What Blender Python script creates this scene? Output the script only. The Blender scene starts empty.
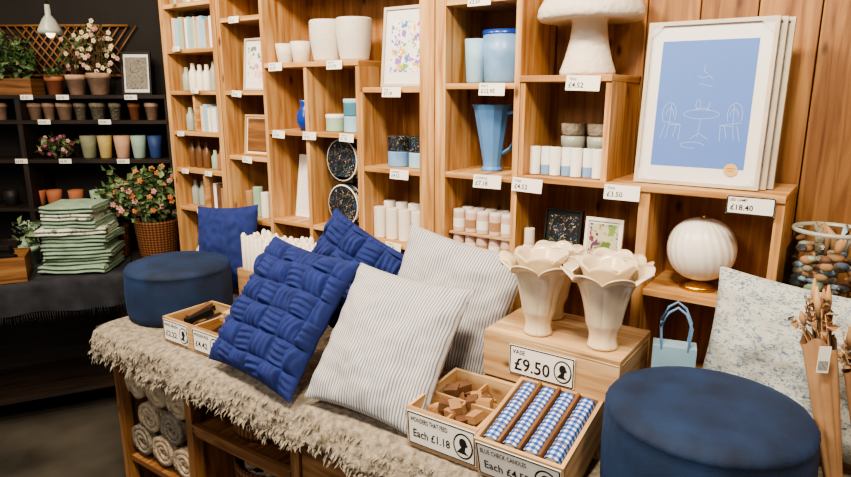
import bpy, math, random
from mathutils import Vector, Matrix, noise
import bmesh
R=random.Random(11)
PI=math.pi
def lin(h):
    h=h.lstrip('#'); o=[]
    for i in (0,2,4):
        c=int(h[i:i+2],16)/255
        o.append(c/12.92 if c<=.04045 else ((c+.055)/1.055)**2.4)
    return (o[0],o[1],o[2],1)
def mul(c,k): return (min(1,c[0]*k),min(1,c[1]*k),min(1,c[2]*k),1)
# ---------------- materials
def newmat(name):
    m=bpy.data.materials.new(name); m.use_nodes=True
    n=m.node_tree.nodes; l=m.node_tree.links
    return m,n,l,n['Principled BSDF']
def ramp(n,stops,interp='LINEAR'):
    r=n.new('ShaderNodeValToRGB'); r.color_ramp.interpolation=interp
    e=r.color_ramp.elements
    e[0].position=stops[0][0]; e[0].color=stops[0][1]
    e[1].position=stops[-1][0]; e[1].color=stops[-1][1]
    for p,c in stops[1:-1]:
        x=e.new(p); x.color=c
    return r
def add_bump(n,l,b,src,strength,dist=.002):
    bp=n.new('ShaderNodeBump'); bp.inputs['Strength'].default_value=strength; bp.inputs['Distance'].default_value=dist
    l.new(src,bp.inputs['Height']); l.new(bp.outputs[0],b.inputs['Normal'])
def S(name,hexc,rough=.6,metal=0,var=.08,vs=15,bump=0,bs=150,sheen=0,trans=0,coat=0,alpha=1,emis=0,bd=.002):
    m,n,l,b=newmat(name); c=lin(hexc)
    tc=n.new('ShaderNodeTexCoord')
    no=n.new('ShaderNodeTexNoise'); no.inputs['Scale'].default_value=vs; no.inputs['Detail'].default_value=4
    l.new(tc.outputs['Object'],no.inputs['Vector'])
    r=ramp(n,[(.3,mul(c,1-var)),(.7,mul(c,1+var))]); l.new(no.outputs['Fac'],r.inputs[0])
    l.new(r.outputs[0],b.inputs['Base Color'])
    b.inputs['Roughness'].default_value=rough; b.inputs['Metallic'].default_value=metal
    if sheen:
        b.inputs['Sheen Weight'].default_value=sheen; b.inputs['Sheen Tint'].default_value=mul(c,3)
    if trans: b.inputs['Transmission Weight'].default_value=trans
    if coat: b.inputs['Coat Weight'].default_value=coat
    if alpha<1: b.inputs['Alpha'].default_value=alpha
    if emis:
        b.inputs['Emission Color'].default_value=c; b.inputs['Emission Strength'].default_value=emis
    if bump:
        n2=n.new('ShaderNodeTexNoise'); n2.inputs['Scale'].default_value=bs; n2.inputs['Detail'].default_value=3
        l.new(tc.outputs['Object'],n2.inputs['Vector']); add_bump(n,l,b,n2.outputs['Fac'],bump,bd)
    return m
def wood(name,dark,mid,light,rough=.55,knots=True):
    m,n,l,b=newmat(name)
    tc=n.new('ShaderNodeTexCoord'); mp=n.new('ShaderNodeMapping'); mp.inputs['Scale'].default_value=(1.6,22,1)
    l.new(tc.outputs['UV'],mp.inputs[0])
    no=n.new('ShaderNodeTexNoise'); no.inputs['Scale'].default_value=1.8; no.inputs['Detail'].default_value=5; no.inputs['Distortion'].default_value=.8
    l.new(mp.outputs[0],no.inputs['Vector'])
    r=ramp(n,[(.3,lin(dark)),(.5,lin(mid)),(.68,lin(light))]); l.new(no.outputs['Fac'],r.inputs[0])
    out=r.outputs[0]
    if knots:
        m2=n.new('ShaderNodeMapping'); m2.inputs['Scale'].default_value=(6,13,1); l.new(tc.outputs['UV'],m2.inputs[0])
        v=n.new('ShaderNodeTexVoronoi'); v.inputs['Scale'].default_value=1; l.new(m2.outputs[0],v.inputs['Vector'])
        k=ramp(n,[(.05,(1,1,1,1)),(.15,(0,0,0,1))]); l.new(v.outputs['Distance'],k.inputs[0])
        mx=n.new('ShaderNodeMix'); mx.data_type='RGBA'; l.new(k.outputs[0],mx.inputs[0]); l.new(out,mx.inputs[6]); mx.inputs[7].default_value=mul(lin(dark),.35)
        out=mx.outputs[2]
    n3=n.new('ShaderNodeTexNoise'); n3.inputs['Scale'].default_value=1.1; l.new(tc.outputs['UV'],n3.inputs['Vector'])
    r3=ramp(n,[(.35,(.68,.62,.54,1)),(.65,(1,1,1,1))]); l.new(n3.outputs['Fac'],r3.inputs[0])
    mm=n.new('ShaderNodeMix'); mm.data_type='RGBA'; mm.blend_type='MULTIPLY'; mm.inputs[0].default_value=1
    l.new(out,mm.inputs[6]); l.new(r3.outputs[0],mm.inputs[7]); l.new(mm.outputs[2],b.inputs['Base Color'])
    b.inputs['Roughness'].default_value=rough
    add_bump(n,l,b,no.outputs['Fac'],.25,.001)
    return m
def floral(name,bg,cols,scale,thr=.38,rough=.6,coord='Object',stretch=None):
    m,n,l,b=newmat(name)
    tc=n.new('ShaderNodeTexCoord'); v=n.new('ShaderNodeTexVoronoi'); v.inputs['Scale'].default_value=scale
    no=n.new('ShaderNodeTexNoise'); no.inputs['Scale'].default_value=scale*1.5
    va=n.new('ShaderNodeMix'); va.data_type='RGBA'; va.inputs[0].default_value=.06
    src=tc.outputs[coord]
    if stretch:
        mp=n.new('ShaderNodeMapping'); mp.inputs['Rotation'].default_value=(0,0,.7); mp.inputs['Scale'].default_value=stretch; l.new(src,mp.inputs[0]); src=mp.outputs[0]
    l.new(src,no.inputs['Vector']); l.new(src,va.inputs[6]); l.new(no.outputs['Color'],va.inputs[7])
    l.new(va.outputs[2],v.inputs['Vector'])
    sp=n.new('ShaderNodeSeparateColor'); l.new(v.outputs['Color'],sp.inputs[0])
    k=len(cols); r=ramp(n,[(i/k,lin(c)) for i,c in enumerate(cols)],'CONSTANT'); l.new(sp.outputs[0],r.inputs[0])
    q=ramp(n,[(thr-.05,(1,1,1,1)),(thr,(0,0,0,1))]); l.new(v.outputs['Distance'],q.inputs[0])
    mx=n.new('ShaderNodeMix'); mx.data_type='RGBA'; l.new(q.outputs[0],mx.inputs[0]); mx.inputs[6].default_value=lin(bg); l.new(r.outputs[0],mx.inputs[7])
    l.new(mx.outputs[2],b.inputs['Base Color']); b.inputs['Roughness'].default_value=rough
    return m
def stripes(name,c1,c2,period,duty=.5,axis=0,rough=.85,c3=None,period2=None,bump=.3):
    m,n,l,b=newmat(name)
    tc=n.new('ShaderNodeTexCoord'); sp=n.new('ShaderNodeSeparateXYZ'); l.new(tc.outputs['UV'],sp.inputs[0])
    def st(ax,per):
        d=n.new('ShaderNodeMath'); d.operation='DIVIDE'; d.inputs[1].default_value=per; l.new(sp.outputs[ax],d.inputs[0])
        f=n.new('ShaderNodeMath'); f.operation='FRACT'; l.new(d.outputs[0],f.inputs[0])
        g=n.new('ShaderNodeMath'); g.operation='GREATER_THAN'; g.inputs[1].default_value=duty; l.new(f.outputs[0],g.inputs[0])
        return g.outputs[0]
    a=st(axis,period)
    mx=n.new('ShaderNodeMix'); mx.data_type='RGBA'; mx.inputs[6].default_value=lin(c1); mx.inputs[7].default_value=lin(c2); l.new(a,mx.inputs[0])
    out=mx.outputs[2]
    if c3:
        a2=st(1-axis,period2 or period)
        m2=n.new('ShaderNodeMix'); m2.data_type='RGBA'; m2.blend_type='MULTIPLY'; l.new(a2,m2.inputs[0]); l.new(out,m2.inputs[6]); m2.inputs[7].default_value=lin(c3); out=m2.outputs[2]
    l.new(out,b.inputs['Base Color']); b.inputs['Roughness'].default_value=rough
    no=n.new('ShaderNodeTexNoise'); no.inputs['Scale'].default_value=300; l.new(tc.outputs['UV'],no.inputs['Vector']); add_bump(n,l,b,no.outputs['Fac'],bump,.001)
    return m
PINE=wood('pine','#a4713f','#cf9f68','#e2bd8a')
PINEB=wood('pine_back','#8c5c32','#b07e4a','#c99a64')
OLDW=wood('old_wood','#5f3a1c','#855c36','#a87c4e')
PANEL=wood('panelling_wood','#7a4d2a','#a07346','#ba8d5a')
CRATE=wood('crate_wood','#ab8358','#d0ac80','#e2c69c')
DARKW=wood('dark_stained_wood','#16110e','#2a201a','#3a2c22',knots=False)
WHITE=S('white_ceramic','#efeae2',.35,var=.03)
PAPER=S('paper_card','#f4f1ea',.7,var=.02)
INK=S('black_ink','#141414',.7,var=0)
PLASTER=S('papier_mache_white','#e6ddd0',.95,var=.06,bump=1,bs=45,bd=.006)
CREAM=S('cream_ceramic','#e4d3b6',.22,var=.08,vs=20,coat=.5)
SPECK=floral('speckled_stoneware','#ded7cb',['#b9b0a2','#cfc6b8','#c4baa9'],60,.25,.5)
NAVY=S('navy_velvet','#132745',.8,var=.55,vs=9,sheen=.45,bump=.4,bs=400)
BLUEF=S('blue_linen','#1e2e6c',.9,var=.25,vs=30,sheen=.12,bump=.6,bs=500)
BLUEP=S('cobalt_glaze','#1f3f9a',.25)
JUGB=S('mid_blue_glaze','#5f93cc',.3,var=.1,vs=8)
LBLUE=S('light_blue_glaze','#7ba5d2',.35,var=.2,vs=18)
PBLUE=S('powder_blue','#9cc3d8',.5)
SAGE=S('sage_green','#9db8a0',.6)
TEAL=S('teal_tin','#4a8298',.5)
GREYG=S('grey_green_glass','#a0a79c',.3)
GOLD=S('brass','#c49a4a',.3,metal=1,var=.02)
TERRA=S('terracotta','#a9694a',.85,var=.2)
TERRAL=S('whitewashed_terracotta','#bb9a84',.9,var=.25,vs=25)
BURL=S('burlap_felt','#968c7d',.98,var=.42,vs=60,bump=1,bs=80,bd=.008)
BEIGE=S('beige_knit','#b8a78e',.95,var=.25,vs=50,bump=1,bs=110,bd=.008)
GREYW=S('grey_wool','#8f8575',.95,var=.25,vs=50,bump=1,bs=110,bd=.008)
LEAF=S('leaf_green','#46653a',.6,var=.35,vs=12)
LEAF2=S('eucalyptus_leaf','#75875f',.65,var=.3,vs=12)
STEM=S('stem_brown','#5a452c',.8)
ORANGE=S('orange_petal','#cf8450',.6,var=.25,vs=30)
PINK=S('pink_petal','#d3a19c',.6,var=.2)
MAG=S('magenta_petal','#96496e',.6,var=.2)
CRMP=S('cream_petal','#eadcb8',.6,var=.1)
BLACK=S('matt_black','#15130f',.6)
SOAP=S('soap_brown','#a9845e',.7,var=.3,vs=30)
SOAPD=S('soap_dark','#6b4a32',.7,var=.25,vs=30)
KRAFT=S('kraft_paper','#a9835f',.8,var=.2,vs=12,bump=.5,bs=40)
WAX=S('wax_white','#efe8da',.45,var=.03)
PINKT=S('blush_tin','#d8bdb0',.5)
WICK=stripes('wicker_weave','#8a5f36','#5c3b1e',.018,.5,0,.8,'#b08050',.011,.8)
STRIPE=stripes('ticking_stripe','#cfccc9','#7c8496',.0085,.58,0)
GING=stripes('blue_gingham','#e9ecf2','#5f86cc',.0137,.5,0,.7,'#5d80c4',.0137)
BSTR=stripes('blue_band_paper','#eef0f0','#7ea2cf',.04,.8,1,.6)
FLCUSH=floral('sprig_print_linen','#c0c3be',['#7389a0','#62788f','#8a9ca6','#8a948f'],56,.44,.9,stretch=(1,2.1,1))
FLDARK=floral('dark_floral','#14161d',['#b8b2a0','#3f6c8a','#7c8a55','#83655a','#25456e'],70,.36,.5)
FLCOL=floral('botanical_print','#eef0ee',['#6fae58','#b95a9a','#e2b347','#5f7fc9','#946fc0'],38,.5,.6)
BERRY=floral('berry_print','#c4c2a4',['#5f7a39','#6a3e5e','#7f9a50','#7a3d4e'],30,.48,.6)
POTP=floral('fabric_scraps','#5a6272',['#d9c4aa','#6c8fad','#b7c5cd','#9a8a7a','#5b6270'],45,.5,.7)
PRINTB=S('blue_print','#5a80cc',.6,var=.02)
FRAMEW=S('frame_pale_oak','#c9bca8',.4,var=.1)
MATB=S('mount_board','#e9e8e6',.5,var=.01)
PLAST=S('plastic_corner','#f6f6f6',.2,alpha=.5)
TWG=S('towel_green','#8fa893',.95,var=.2,bump=1,bs=160,bd=.004)
TWW=floral('towel_leaf_print','#d4d8cc',['#6f8f78','#8fa58d','#5d8069'],28,.4,.95)
DCLOTH=S('dark_denim_cloth','#2b2d34',.95,var=.35,bump=.8,bs=150)
DWALL=S('charcoal_wall','#1f1b19',.8,var=.25,vs=3,bump=.3,bs=20)
FLOORM=S('dark_concrete','#4a463f',.4,var=.5,vs=2.5,bump=.3,bs=25)
CEILM=S('dark_ceiling','#2a2725',.8)
WALLM=S('side_wall_plaster','#8e7c68',.9)
BOTT=S('amber_bottle','#6b4a30',.25)
def glassmat():
    m,n,l,b=newmat('clear_glass')
    tr=n.new('ShaderNodeBsdfTransparent'); tr.inputs[0].default_value=(.97,.98,.98,1)
    gl=n.new('ShaderNodeBsdfGlossy'); gl.inputs['Roughness'].default_value=.04
    fr=n.new('ShaderNodeFresnel'); fr.inputs[0].default_value=1.35
    mx=n.new('ShaderNodeMixShader'); l.new(fr.outputs[0],mx.inputs[0]); l.new(tr.outputs[0],mx.inputs[1]); l.new(gl.outputs[0],mx.inputs[2])
    l.new(mx.outputs[0],n['Material Output'].inputs[0]); return m
GLASS=glassmat()
# ---------------- builder
_tc={}
def textgeo(s):
    if s in _tc: return _tc[s]
    cu=bpy.data.curves.new('t','FONT'); cu.body=s; cu.size=1; cu.align_x='LEFT'; cu.align_y='CENTER'; cu.resolution_u=2; cu.offset=.012
    ob=bpy.data.objects.new('t',cu); bpy.context.scene.collection.objects.link(ob)
    bpy.context.view_layer.update()
    dg=bpy.context.evaluated_depsgraph_get()
    me=bpy.data.meshes.new_from_object(ob.evaluated_get(dg))
    r=([tuple(v.co) for v in me.vertices],[tuple(p.vertices) for p in me.polygons])
    bpy.data.objects.remove(ob); bpy.data.meshes.remove(me)
    _tc[s]=r; return r
class B:
    def __init__(s,M=None):
        s.v=[];s.f=[];s.mi=[];s.sm=[];s.uv=[];s.mats=[];s.M=M or Matrix.Identity(4)
    def add(s,vs,fs,mat,smooth=False,uvs=None):
        if mat not in s.mats: s.mats.append(mat)
        k=s.mats.index(mat); o=len(s.v)
        for v in vs: s.v.append(s.M@Vector(v))
        for i,f in enumerate(fs):
            s.f.append([a+o for a in f]); s.mi.append(k); s.sm.append(smooth)
            s.uv.append(uvs[i] if uvs else [(vs[a][0],vs[a][1]) for a in f])
    def box(s,x0,x1,y0,y1,z0,z1,mat):
        vs=[(x,y,z) for x in (x0,x1) for y in (y0,y1) for z in (z0,z1)]
        fs=[(0,1,3,2),(4,6,7,5),(0,4,5,1),(2,3,7,6),(0,2,6,4),(1,5,7,3)]
        d=(x1-x0,y1-y0,z1-z0); L=max(range(3),key=lambda i:d[i])
        ou,ov=R.random()*40,R.random()*40; uvs=[]
        ax=[0,0,1,1,2,2]
        for f,a in zip(fs,ax):
            pl=[i for i in range(3) if i!=a]
            if L in pl: u=L; w=[i for i in pl if i!=L][0]; uvs.append([(vs[i][u]+ou,vs[i][w]+ov) for i in f])
            else: uvs.append([(vs[i][pl[0]]*.3+ou,vs[i][pl[1]]+ov) for i in f])
        s.add(vs,fs,mat,False,uvs)
    def rbox(s,c,size,rz,mat,rx=0,ry=0):
        m=s.M.copy(); s.M=m@Matrix.Translation(c)@Matrix.Rotation(rz,4,'Z')@Matrix.Rotation(rx,4,'X')@Matrix.Rotation(ry,4,'Y')
        a,b,c2=[q/2 for q in size]; s.box(-a,a,-b,b,-c2,c2,mat); s.M=m
    def grid(s,fn,nu,nv,mat,cu=False,cv=False,smooth=True,su=1,sv=1):
        vs=[];NU=nu if cu else nu+1;NV=nv if cv else nv+1
        for i in range(NU):
            for j in range(NV): vs.append(fn(i/nu,j/nv))
        fs=[];uvs=[]
        for i in range(nu):
            for j in range(nv):
                a=i%NU;b=(i+1)%NU;c=j%NV;d=(j+1)%NV
                fs.append((a*NV+c,b*NV+c,b*NV+d,a*NV+d))
                uvs.append([(i/nu*su,j/nv*sv),((i+1)/nu*su,j/nv*sv),((i+1)/nu*su,(j+1)/nv*sv),(i/nu*su,(j+1)/nv*sv)])
        s.add(vs,fs,mat,smooth,uvs)
    def lathe(s,prof,mat,c=(0,0,0),seg=28,mod=None,smooth=True):
        n=len(prof)-1
        rm=max(p[0] for p in prof)
        def fn(u,v):
            r,z=prof[int(round(v*n))]; a=u*2*PI
            if mod: r=r*mod(a,z)
            return (c[0]+r*math.cos(a),c[1]+r*math.sin(a),c[2]+z)
        H=max(p[1] for p in prof)-min(p[1] for p in prof)
        s.grid(fn,seg,n,mat,cu=True,smooth=smooth,su=2*PI*rm,sv=max(H,.01))
    def cyl(s,c,r,h,mat,seg=20,be=.08,r2=None):
        r2=r if r2 is None else r2; e=min(r,h)*be
        s.lathe([(0,0),(r-e,0),(r,e),(r2,h-e),(r2-e,h),(0,h)],mat,c,seg,smooth=False)
    def cup(s,c,r0,r1,h,mat,t=.004,seg=24):
        s.lathe([(0,0),(r0*.9,0),(r0,h*.04),((r0+r1)/2,h*.5),(r1,h),(r1-t,h),((r0+r1)/2-t,h*.5),(r0-t,h*.1),(0,h*.1)],mat,c,seg)
    def ell(s,c,rad,mat,nu=14,nv=9):
        def fn(u,v):
            a=u*2*PI;b=(v-.5)*PI
            return (c[0]+rad[0]*math.cos(a)*math.cos(b),c[1]+rad[1]*math.sin(a)*math.cos(b),c[2]+rad[2]*math.sin(b))
        s.grid(fn,nu,nv,mat,cu=True)
    def tube(s,pts,r,mat,seg=6):
        pts=[Vector(p) for p in pts]; n=len(pts); vs=[];fs=[]
        for i,p in enumerate(pts):
            t=(pts[min(i+1,n-1)]-pts[max(i-1,0)])
            if t.length<1e-9: t=Vector((0,0,1))
            t.normalize(); up=Vector((0,0,1)) if abs(t.z)<.9 else Vector((1,0,0))
            a=t.cross(up).normalized(); b=t.cross(a); rr=r[i] if isinstance(r,(list,tuple)) else r
            for k in range(seg):
                q=2*PI*k/seg; vs.append(tuple(p+a*math.cos(q)*rr+b*math.sin(q)*rr))
        for i in range(n-1):
            for k in range(seg): fs.append((i*seg+k,i*seg+(k+1)%seg,(i+1)*seg+(k+1)%seg,(i+1)*seg+k))
        fs.append(tuple(range(seg))[::-1]); fs.append(tuple((n-1)*seg+k for k in range(seg)))
        s.add(vs,fs,mat,True)
    def poly(s,pts,mat): s.add(pts,[tuple(range(len(pts)))],mat)
    def text(s,t,x,y,z,size,mat,rot=0,maxw=None):
        vs,fs=textgeo(t); c,sn=math.cos(rot),math.sin(rot)
        k=1
        if maxw:
            W=max(v[0] for v in vs)*size
            if W>maxw: k=maxw/W
        s.add([(x+size*(v[0]*k*c-v[1]*sn),y+size*(v[0]*k*sn+v[1]*c),z) for v in vs],fs,mat)
    def stroke(s,pts,w,z,mat):
        for a,b in zip(pts,pts[1:]):
            d=Vector((b[0]-a[0],b[1]-a[1])); 
            if d.length<1e-6: continue
            n=Vector((-d.y,d.x)).normalized()*w/2
            s.poly([(a[0]+n.x,a[1]+n.y,z),(a[0]-n.x,a[1]-n.y,z),(b[0]-n.x,b[1]-n.y,z),(b[0]+n.x,b[1]+n.y,z)],mat)
    def build(s,name,M=None,bevel=0,solid=0,recalc=True):
        me=bpy.data.meshes.new(name); me.from_pydata([tuple(v) for v in s.v],[],s.f)
        for m in s.mats: me.materials.append(m)
        uvl=me.uv_layers.new(name='UVMap')
        for p,k,sm,uv in zip(me.polygons,s.mi,s.sm,s.uv):
            p.material_index=k; p.use_smooth=sm
            for q,li in enumerate(p.loop_indices): uvl.data[li].uv=uv[q]
        bm=bmesh.new(); bm.from_mesh(me)
        bmesh.ops.remove_doubles(bm,verts=bm.verts,dist=2e-6)
        if recalc: bmesh.ops.recalc_face_normals(bm,faces=bm.faces)
        bm.to_mesh(me); bm.free()
        if M is None:
            xs=[v.co for v in me.vertices]
            c=Vector(((min(v.x for v in xs)+max(v.x for v in xs))/2,(min(v.y for v in xs)+max(v.y for v in xs))/2,min(v.z for v in xs)))
            me.transform(Matrix.Translation(-c)); M=Matrix.Translation(c)
        ob=bpy.data.objects.new(name,me); bpy.context.scene.collection.objects.link(ob); ob.matrix_world=M
        if solid:
            md=ob.modifiers.new('solid','SOLIDIFY'); md.thickness=solid; md.offset=0
        if bevel:
            md=ob.modifiers.new('bev','BEVEL'); md.width=bevel; md.segments=2; md.limit_method='ANGLE'; md.angle_limit=math.radians(50)
        return ob
RX90=Matrix.Rotation(PI/2,4,'X')
T=Matrix.Translation
def lean(x,y,z,l,rz=0): return T((x,y,z))@Matrix.Rotation(rz,4,'Z')@Matrix.Rotation(PI/2-l,4,'X')

# ================= ROOM
b=B(); b.box(-6,2.2,-4.5,2.2,-.1,0,FLOORM); b.build('floor')
b=B(); b.box(-6,2.2,-4.5,2.2,3.0,3.1,CEILM); b.build('ceiling')
b=B(); b.box(-2.68,2.2,.30,.38,0,3.0,WALLM)
x=-1.045
while x<2.1:
    b.box(x,x+.147,.262,.30,0,3.0,PANEL); x+=.15
b.build('wall_back',bevel=.003)
b=B(); b.box(-2.70,-2.682,.262,1.25,0,3.0,DWALL); b.build('wall_return')
E=T((-2.066,1.198,0))@Matrix.Rotation(math.radians(35),4,'Z')
b=B(E); b.box(-4.2,-.6,.25,.33,0,3.0,DWALL); b.build('wall_end')
b=B(); b.box(2.12,2.2,-4.5,.30,0,3.0,WALLM); b.build('wall_right')

# ================= PINE SHELF UNITS
D=.25; t=.018
def up(b,x,z0,z1,w=t,y0=0,m=PINE): b.box(x,x+w,y0,D,z0,z1,m)
def sh(b,x0,x1,z,m=PINE,y0=.002): b.box(x0,x1,y0,D,z-t,z,m)
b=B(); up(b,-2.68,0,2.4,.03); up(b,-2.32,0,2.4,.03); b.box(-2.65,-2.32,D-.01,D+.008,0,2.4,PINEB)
rowsA=[.35,.72,1.08,1.26,1.43,1.61,1.79,1.98,2.2]
for z in rowsA: sh(b,-2.65,-2.32,z)
up(b,-2.50,1.43,1.592,.014,.01); up(b,-2.47,1.08,1.242,.014,.01)
b.build('pine_shelf_unit',bevel=.0015)
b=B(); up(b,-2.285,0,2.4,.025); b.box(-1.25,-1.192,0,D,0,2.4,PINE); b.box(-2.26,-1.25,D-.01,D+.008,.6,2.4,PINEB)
up(b,-2.02,.76,2.0); up(b,-1.79,.76,1.714-t); up(b,-1.53,.76,1.714-t); up(b,-1.512,.76,1.62-t,.012)
for z in (.78,1.07,1.34,1.61,1.90): sh(b,-2.26,-2.02,z)
for z in (.78,1.09,1.455): sh(b,-2.002,-1.79,z)
for z in (.78,1.09,1.455): sh(b,-1.772,-1.53,z)
sh(b,-2.002,-1.512,1.714,y0=-.004)
for z in (.78,1.07,1.34,1.62): sh(b,-1.50,-1.25,z)
sh(b,-2.26,-1.25,2.02); sh(b,-2.26,-1.25,2.3)
b.build('pine_shelf_unit',bevel=.0015)
b=B(); b.box(-1.187,-1.147,0,D,0,2.4,PINE)
up(b,-.90,.76,2.2,.02); up(b,-.878,1.354,1.632,.016); up(b,-.618,1.354,1.632); sh(b,-.88,-.60,1.65,y0=-.006)
up(b,-.505,.76,1.336,.03); up(b,-.172,0,1.336,.022)
for z in (.78,1.06,1.345,1.63,1.885): sh(b,-1.147,-.90,z)
sh(b,-.88,-.15,1.354,y0=-.006); sh(b,-.88,-.172,1.06); sh(b,-.88,-.172,.78)
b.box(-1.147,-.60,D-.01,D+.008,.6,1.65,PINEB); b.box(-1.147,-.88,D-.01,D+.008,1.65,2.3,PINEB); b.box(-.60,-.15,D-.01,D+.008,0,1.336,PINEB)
b.build('pine_shelf_unit',bevel=.0015)

# ---- price labels
def label(x,z,w=.075,h=.03,txt='£3.50',y=-.008,tilt=0,rz=0):
    b=B(T((x,y,z))@Matrix.Rotation(rz,4,'Z')@Matrix.Rotation(PI/2-.12,4,'X')@Matrix.Rotation(tilt,4,'Z'))
    b.box(-w/2,w/2,-h,0,0,.0012,PAPER)
    b.text(txt,-w*.42,-h*.66,.0016,h*.48,INK,0,w*.8); b.text(R.choice(['POTS','CANDLE','VASE','GIFT SET','TINS']),-w*.42,-h*.26,.0016,h*.26,INK,0,w*.7)
    b.build('price_label')
for (x,z,w) in [(-1.62,1.715,.075),(-1.93,1.715,.075),(-2.17,1.61,.06),(-2.13,1.34,.06),(-2.16,1.90,.06),(-2.07,2.03,.06),
    (-1.93,1.455,.07),(-1.76,1.455,.07),(-1.57,1.455,.07),(-1.36,1.62,.08),(-1.33,1.34,.08),(-1.36,1.075,.07),
    (-.97,1.63,.09),(-.98,1.347,.10),(-.84,1.347,.10),(-.68,1.648,.10),(-.55,1.35,.10),(-1.02,1.89,.08),
    (-2.56,1.80,.05),(-2.45,1.62,.05),(-2.40,1.26,.05),(-2.57,1.26,.05),(-2.48,1.08,.05),(-2.58,1.43,.05)]:
    label(x,z,w,w*.42,R.choice(['£3.50','£12.95','£7.18','£4.52','£9.18']),tilt=R.uniform(-.06,.03))
def cameo(b,cx,cy,r,z):
    def el(cx,cy,a,bb,n=20): return [(cx+a*math.cos(2*PI*i/n),cy+bb*math.sin(2*PI*i/n)) for i in range(n)]
    b.poly([(p[0],p[1],z) for p in el(cx,cy,r*.8,r)],INK); b.poly([(p[0],p[1],z+.0004) for p in el(cx,cy,r*.68,r*.87)],PAPER)
    b.poly([(p[0],p[1],z+.0008) for p in el(cx,cy+r*.25,r*.3,r*.38)],INK)
    b.poly([(cx+r*q[0],cy+r*q[1],z+.0009) for q in [(-.05,.0),(-.5,-.55),(.45,-.6),(.15,-.35),(.2,0)]],INK)
    b.poly([(cx+r*q[0],cy+r*q[1],z+.0010) for q in [(.2,.4),(.42,.15),(.25,0)]],INK)
def sign(M,w,h,top,big,bigsize=.4,cam=True):
    b=B(M); b.box(-w/2,w/2,-h/2,h/2,0,.002,PAPER)
    for pts in ([(-w/2,-h/2),(w/2,-h/2)],[(-w/2,h/2),(w/2,h/2)],[(-w/2,-h/2),(-w/2,h/2)],[(w/2,-h/2),(w/2,h/2)]):
        b.stroke([(p[0]*.97,p[1]*.94) for p in pts],.003,.0024,INK)
    lw=w*(.56 if cam else .86)
    b.text(top,-w*.45,h*.28,.0026,h*.2,INK,0,lw); b.text(big,-w*.42,-h*.14,.0026,h*bigsize,INK,0,lw)
    if cam: cameo(b,w*.33,-h*.02,h*.38,.0026)
    b.build('price_sign')
sign(T((-.225,-.012,1.325))@RX90,.11,.046,'LED LAMP','£18.40',.42,False)

# ---- frames
def frame(name,M,w,h,fw,d,fm,mount,margin,pr,extra=None):
    b=B(M)
    b.box(-w/2,w/2,0,fw,0,d,fm); b.box(-w/2,w/2,h-fw,h,0,d,fm); b.box(-w/2,-w/2+fw,fw,h-fw,0,d,fm); b.box(w/2-fw,w/2,fw,h-fw,0,d,fm)
    b.box(-w/2+fw,w/2-fw,fw,h-fw,.001,d*.6,mount)
    mx,my=margin
    b.box(-w/2+mx,w/2-mx,my,h-my,d*.6,d*.6+.001,pr)
    if extra: extra(b,d*.6+.0016)
    return b.build(name,bevel=0)
WL=S('white_line','#b4c8f2',.6,var=0); YEL=S('yellow_sticker','#d8b070',.6)
def art(b,z):
    W=.0010
    def arc(cx,cy,rx,ry,a0,a1,n=16): return [(cx+rx*math.cos(a0+(a1-a0)*i/n),cy+ry*math.sin(a0+(a1-a0)*i/n)) for i in range(n+1)]
    b.stroke(arc(0,.19,.045,.012,0,2*PI),W,z,WL); b.stroke([(0,.178),(-.004,.13)],W,z,WL); b.stroke([(-.022,.125),(0,.14),(.022,.125)],W,z,WL)
    b.stroke(arc(0,.198,.02,.008,0,PI),W,z,WL); b.stroke(arc(-.01,.215,.006,.012,0,2*PI),W,z,WL); b.stroke([(.015,.2),(.018,.222)],W,z,WL)
    for sx in (-1,1):
        b.stroke([(sx*.085,.125),(sx*.08,.16),(sx*.05,.162),(sx*.052,.12)],W,z,WL); b.stroke([(sx*.09,.162),(sx*.1,.122)],W,z,WL); b.stroke([(sx*.06,.16),(sx*.068,.128)],W,z,WL)
        b.stroke(arc(sx*.082,.19,.018,.03,-.6,PI+.6),W,z,WL); b.stroke([(sx*.08,.16),(sx*.078,.215)],W,z,WL); b.stroke(arc(sx*.08,.185,.01,.02,0,PI),W,z,WL)
        b.stroke([(sx*.05,.162),(sx*.1,.17)],W,z,WL)
    b.stroke([(-.02,.29),(-.005,.284),(.01,.29),(.018,.282)],W,z,WL); b.stroke([(-.004,.318),(-.004,.30),(.004,.296)],W,z,WL)
    b.stroke([(-.015,.27),(.02,.262)],W,z,WL); b.stroke(arc(-.015,.108,.03,.008,0,PI*1.6),W,z,WL)
    def el(cx,cy,r,n=20): return [(cx+r*math.cos(2*PI*i/n),cy+r*math.sin(2*PI*i/n),z+.001) for i in range(n)]
    b.poly(el(.088,.048,.017),YEL); b.stroke([(.078,.052),(.098,.052)],.001,z+.0015,INK); b.stroke([(.08,.046),(.095,.046)],.001,z+.0015,INK)
    for sx in (-1,1):
        for cy,sy in ((0,1),(.432,-1)):
            q=.05
            b.poly([(sx*.158,cy,z+.006),(sx*(.158-q),cy,z+.006),(sx*.158,cy+sy*q,z+.006)],PLAST)
for i,(dx,dy,dz) in enumerate([(0,0,0),(.014,.026,.0),(.028,.052,0)]):
    frame('framed_art_print',lean(-.378+dx,.062+dy,1.3545,.10,0),.316,.432,.010,.02,FRAMEW,MATB,(.040,.050),PRINTB,art if i==0 else None)
frame('framed_botanical_print',lean(-1.352,.06,1.6205,.10),.20,.27,.010,.015,FRAMEW,MATB,(.035,.05),FLCOL)
frame('framed_flamingo_print',lean(-2.13,.06,1.6105,.10),.13,.21,.008,.015,FRAMEW,MATB,(.02,.03),floral('flamingo_print','#f1ede8',['#d99090','#6d8a76','#e8b9ab'],30,.42))
frame('framed_geometric_print',lean(-2.13,.06,1.3405,.10),.17,.17,.008,.015,PINE,MATB,(.015,.015),OLDW)
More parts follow.
